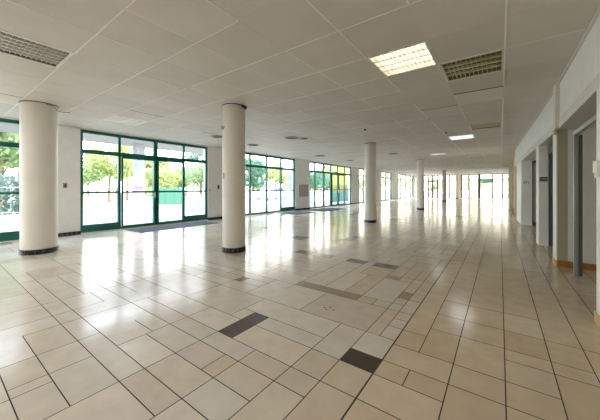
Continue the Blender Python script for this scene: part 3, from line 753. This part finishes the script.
tree(253, 172, 26, 1.9, LD, 'dark green tree behind the left of the second glazing', 1200)
tree(259, 186, 34, 1.3, LG, 'mid green shrub low behind the second glazing', 700)
tree(275, 175, 36, 2.0, LY, 'yellow-green tree behind the middle of the second glazing', 1000)
tree(313, 182, 34, 1.8, LD, 'dark green tree behind the left of the third glazing', 900)
tree(321, 178, 46, 2.9, LG, 'fresh green tree behind the third glazing', 1000)
tree(328, 185, 39, 1.5, LD, 'deep green shrub behind the third glazing', 700)
tree(362, 184, 62, 2.0, LG, 'distant green tree behind the fourth glazing', 600)
tree(386, 180, 56, 2.6, LY, 'pale distant tree behind the fifth glazing', 600)
tree(402, 182, 62, 2.6, LY, 'pale distant tree behind the sixth glazing', 500)
tree(434, 184, 62, 2.4, LY, 'distant yellow-green shrub beyond the far doors', 500)
tree(474, 183, 56, 2.6, LY, 'distant yellow-green tree beyond the far end windows', 600)

# teal clipped hedge outside the leftmost glazing
xa, ya = at(-12, 22); hd = thing('clipped_hedge', 'blue-green clipped hedge beyond the leftmost glazing', 'hedge', (-19.8, 1, 0))
m = MB(); rng = random.Random(3)
for k in range(4200):
    x = -19.8+rng.uniform(-.5, .5); y = rng.uniform(-12, 3.6); z = rng.uniform(.0, 2.0)
    if rng.random() < .6: x = -19.3
    p = Vector((x+rng.uniform(-.08, .08), y, z)); a = Vector((rng.gauss(0, 1), rng.gauss(0, 1), rng.gauss(0, 1))).normalized(); b2 = a.orthogonal().normalized(); s = .14
    m.face([p-a*s, p-b2*s*.6, p+a*s, p+b2*s*.6])
m.build('foliage', LT, hd)

for k, (px, y, d, r) in enumerate([(83, 176, 50, 2.3), (97, 172, 58, 2.5), (116, 170, 50, 2.5), (133, 168, 60, 2.7), (146, 178, 50, 2.2), (170, 184, 58, 2.3), (186, 181, 49, 2), (206, 174, 58, 2.6)]):
    tree(px, y, d, r, LY if k % 3 else LG, ('first', 'second', 'third', 'fourth', 'fifth', 'sixth', 'seventh', 'last')[k]+' from the left in the row of distant trees behind the entrance', 700, name='leafy_tree')
def house(px, d, w, dep, h, rh, roofm, label):
    x, y = at(px, d); t = thing('distant_house', label, 'house', (x, y, 0), 'houses outdoors')
    m = MB(); m.box(x-w/2, x+w/2, y-dep/2, y+dep/2, -.1, h); m.build('wall', M['house'], t)
    m = MB(); e_ = .4; a = [(x-w/2-e_, y-dep/2-e_, h), (x+w/2+e_, y-dep/2-e_, h), (x+w/2+e_, y+dep/2+e_, h), (x-w/2-e_, y+dep/2+e_, h)]
    r0, r1 = (x, y-dep/4, h+rh), (x, y+dep/4, h+rh)
    m.face([a[0], a[1], r0]); m.face([a[1], a[2], r1, r0]); m.face([a[2], a[3], r1]); m.face([a[3], a[0], r0, r1]); m.face([a[3], a[2], a[1], a[0]])
    m.build('roof', M[roofm], t)
    m = MB()
    for k in range(3):
        yy = y-dep/2+dep*(k+.5)/3; m.box(x+w/2, x+w/2+.04, yy-.45, yy+.45, 1.2, 2.4)
    m.build('window', M['dgrey'], t)
house(196, 76, 7, 9, 4.6, 3.0, 'roof', 'pale house with grey hipped roof behind the right entrance panes')
house(162, 88, 6, 8, 4.6, 2.0, 'pinkroof', 'pale house with pinkish roof behind the sliding entrance door')
# white parked car and blue road sign outside the second glazing
def car(px, d, label):
    x, y = at(px, d); t = thing('parked_car', label, 'car', (x, y, 0))
    m = MB(); P = [(-2.1, .35), (-2.1, .8), (-1.5, .95), (-.9, 1.42), (.7, 1.45), (1.4, 1.0), (2.1, .9), (2.15, .35)]
    n0 = len(m.v); m.v += [(x-.8, y+a, z) for a, z in P]+[(x+.8, y+a, z) for a, z in P]; k = len(P)
    m.f.append(tuple(range(k))); m.m.append(0); m.f.append(tuple(reversed(range(k, 2*k)))); m.m.append(0)
    for i in range(k): m.f.append((i, k+i, k+(i+1) % k, (i+1) % k)); m.m.append(0)
    m.build('body', M['carw'], t, bevel=.06)
    m = MB(); m.hexa([(x+.80, y-1.35, 1.0), (x+.812, y-1.35, 1.0), (x+.812, y+1.25, 1.0), (x+.80, y+1.25, 1.0), (x+.80, y-.85, 1.36), (x+.812, y-.85, 1.36), (x+.812, y+.65, 1.38), (x+.80, y+.65, 1.38)]); m.build('side_window', M['dgrey'], t)
    for a in (-1.35, 1.35):
        for s_ in (-.72, .72):
            m = MB(); m.tube([(x+s_-.1, y+a, .30), (x+s_+.1, y+a, .30)], .32, 18); m.build('wheel', M['tyre'], t, (x+s_, y+a, .3), smooth=True)
car(273, 30, 'white parked car seen through the second glazing')
x, y = at(290.6, 24); t = thing('blue_sign_board', 'blue and white sign board behind the right bay of the second glazing', 'sign', (x, y, 0))
m = MB(); m.cyl(x, y, -.03, 2.6, .05, n=10); m.build('pole', M['metal'], t, (x, y, 0))
m = MB(); m.box(x+.06, x+.1, y-.45, y+.45, 1.25, 1.75); m.box(x+.06, x+.1, y-.45, y+.45, 1.95, 2.5); m.build('panel', M['blue'], t)
m = MB(); m.box(x+.06, x+.095, y-.45, y+.45, 1.75, 1.95); m.build('panel', M['wfence'], t)
# yellow board outside the third set of doors
x, y = at(341, 25); t = thing('yellow_board', 'yellow board with teal foot outside the third set of doors', 'board', (x, y, 0))
m = MB(); m.box(x-.05, x, y-1.5, y+1.9, 1.0, 3.3); m.build('panel', M['yellow'], t)
m = MB(); m.box(x-.05, x, y-1.5, y+1.9, .12, 1.0); m.build('foot_panel', M['teal'], t)
for k in (-1.5, 1.9): m = MB(); m.box(x-.12, x-.05, y+k-.05, y+k+.05, -.03, 3.3); m.build('post', M['metal'], t)
# awning and cream outdoor pier at the far end
x0, x1 = fx(481, 43), fx(492, 43); t = thing('green_awning', 'dark green awning beyond the far end windows', 'awning', ((x0+x1)/2, 43, 2.4))
m = MB(); m.hexa([(x0, 41.3, 2.45), (x1, 41.3, 2.45), (x1, 42.9, 2.15), (x0, 42.9, 2.15), (x0, 41.3, 2.50), (x1, 41.3, 2.50), (x1, 42.9, 2.2), (x0, 42.9, 2.2)]); m.box(x0, x1, 42.88, 42.92, 1.98, 2.2)
m.build('canopy_cloth', M['awning'], t)
m = MB(); x, y = fx(475, 44), 44; m.box(x-.6, x+.6, y-.3, y+.3, -.02, 3.6); tag(m.build('outdoor_pier', M['cream'], None, (x, y, 0), bevel=.02), 'cream pier standing outside the far end windows', 'pier')

# ------------------------------------------------------------------ light
w = bpy.data.worlds.new('sky'); sc.world = w; w.use_nodes = True; nt = w.node_tree
bg = nt.nodes['Background']; bg.inputs['Strength'].default_value = 5.8
tcw = nt.nodes.new('ShaderNodeTexCoord'); sx = nt.nodes.new('ShaderNodeSeparateXYZ'); nt.links.new(tcw.outputs['Generated'], sx.inputs[0])
cr = nt.nodes.new('ShaderNodeValToRGB'); cr.color_ramp.elements[0].position = .0; cr.color_ramp.elements[0].color = (.93, .95, 1.0, 1)
cr.color_ramp.elements[1].position = .6; cr.color_ramp.elements[1].color = (.68, .82, 1.0, 1)
nt.links.new(sx.outputs[2], cr.inputs[0])
mr = nt.nodes.new('ShaderNodeMapRange'); mr.inputs['From Min'].default_value = .3; mr.inputs['From Max'].default_value = .95; nt.links.new(sx.outputs[1], mr.inputs['Value'])
mx = nt.nodes.new('ShaderNodeMix'); mx.data_type = 'RGBA'; nt.links.new(mr.outputs['Result'], mx.inputs[0]); nt.links.new(cr.outputs[0], mx.inputs[6]); mx.inputs[7].default_value = (.72, .66, .53, 1)
nt.links.new(mx.outputs[2], bg.inputs['Color'])
sd = bpy.data.lights.new('sun', 'SUN'); sd.energy = 6.5; sd.angle = .02; sd.color = (1, .95, .86)
so = bpy.data.objects.new('sun', sd); C.objects.link(so); so.rotation_euler = (math.radians(8), math.radians(40), 0)
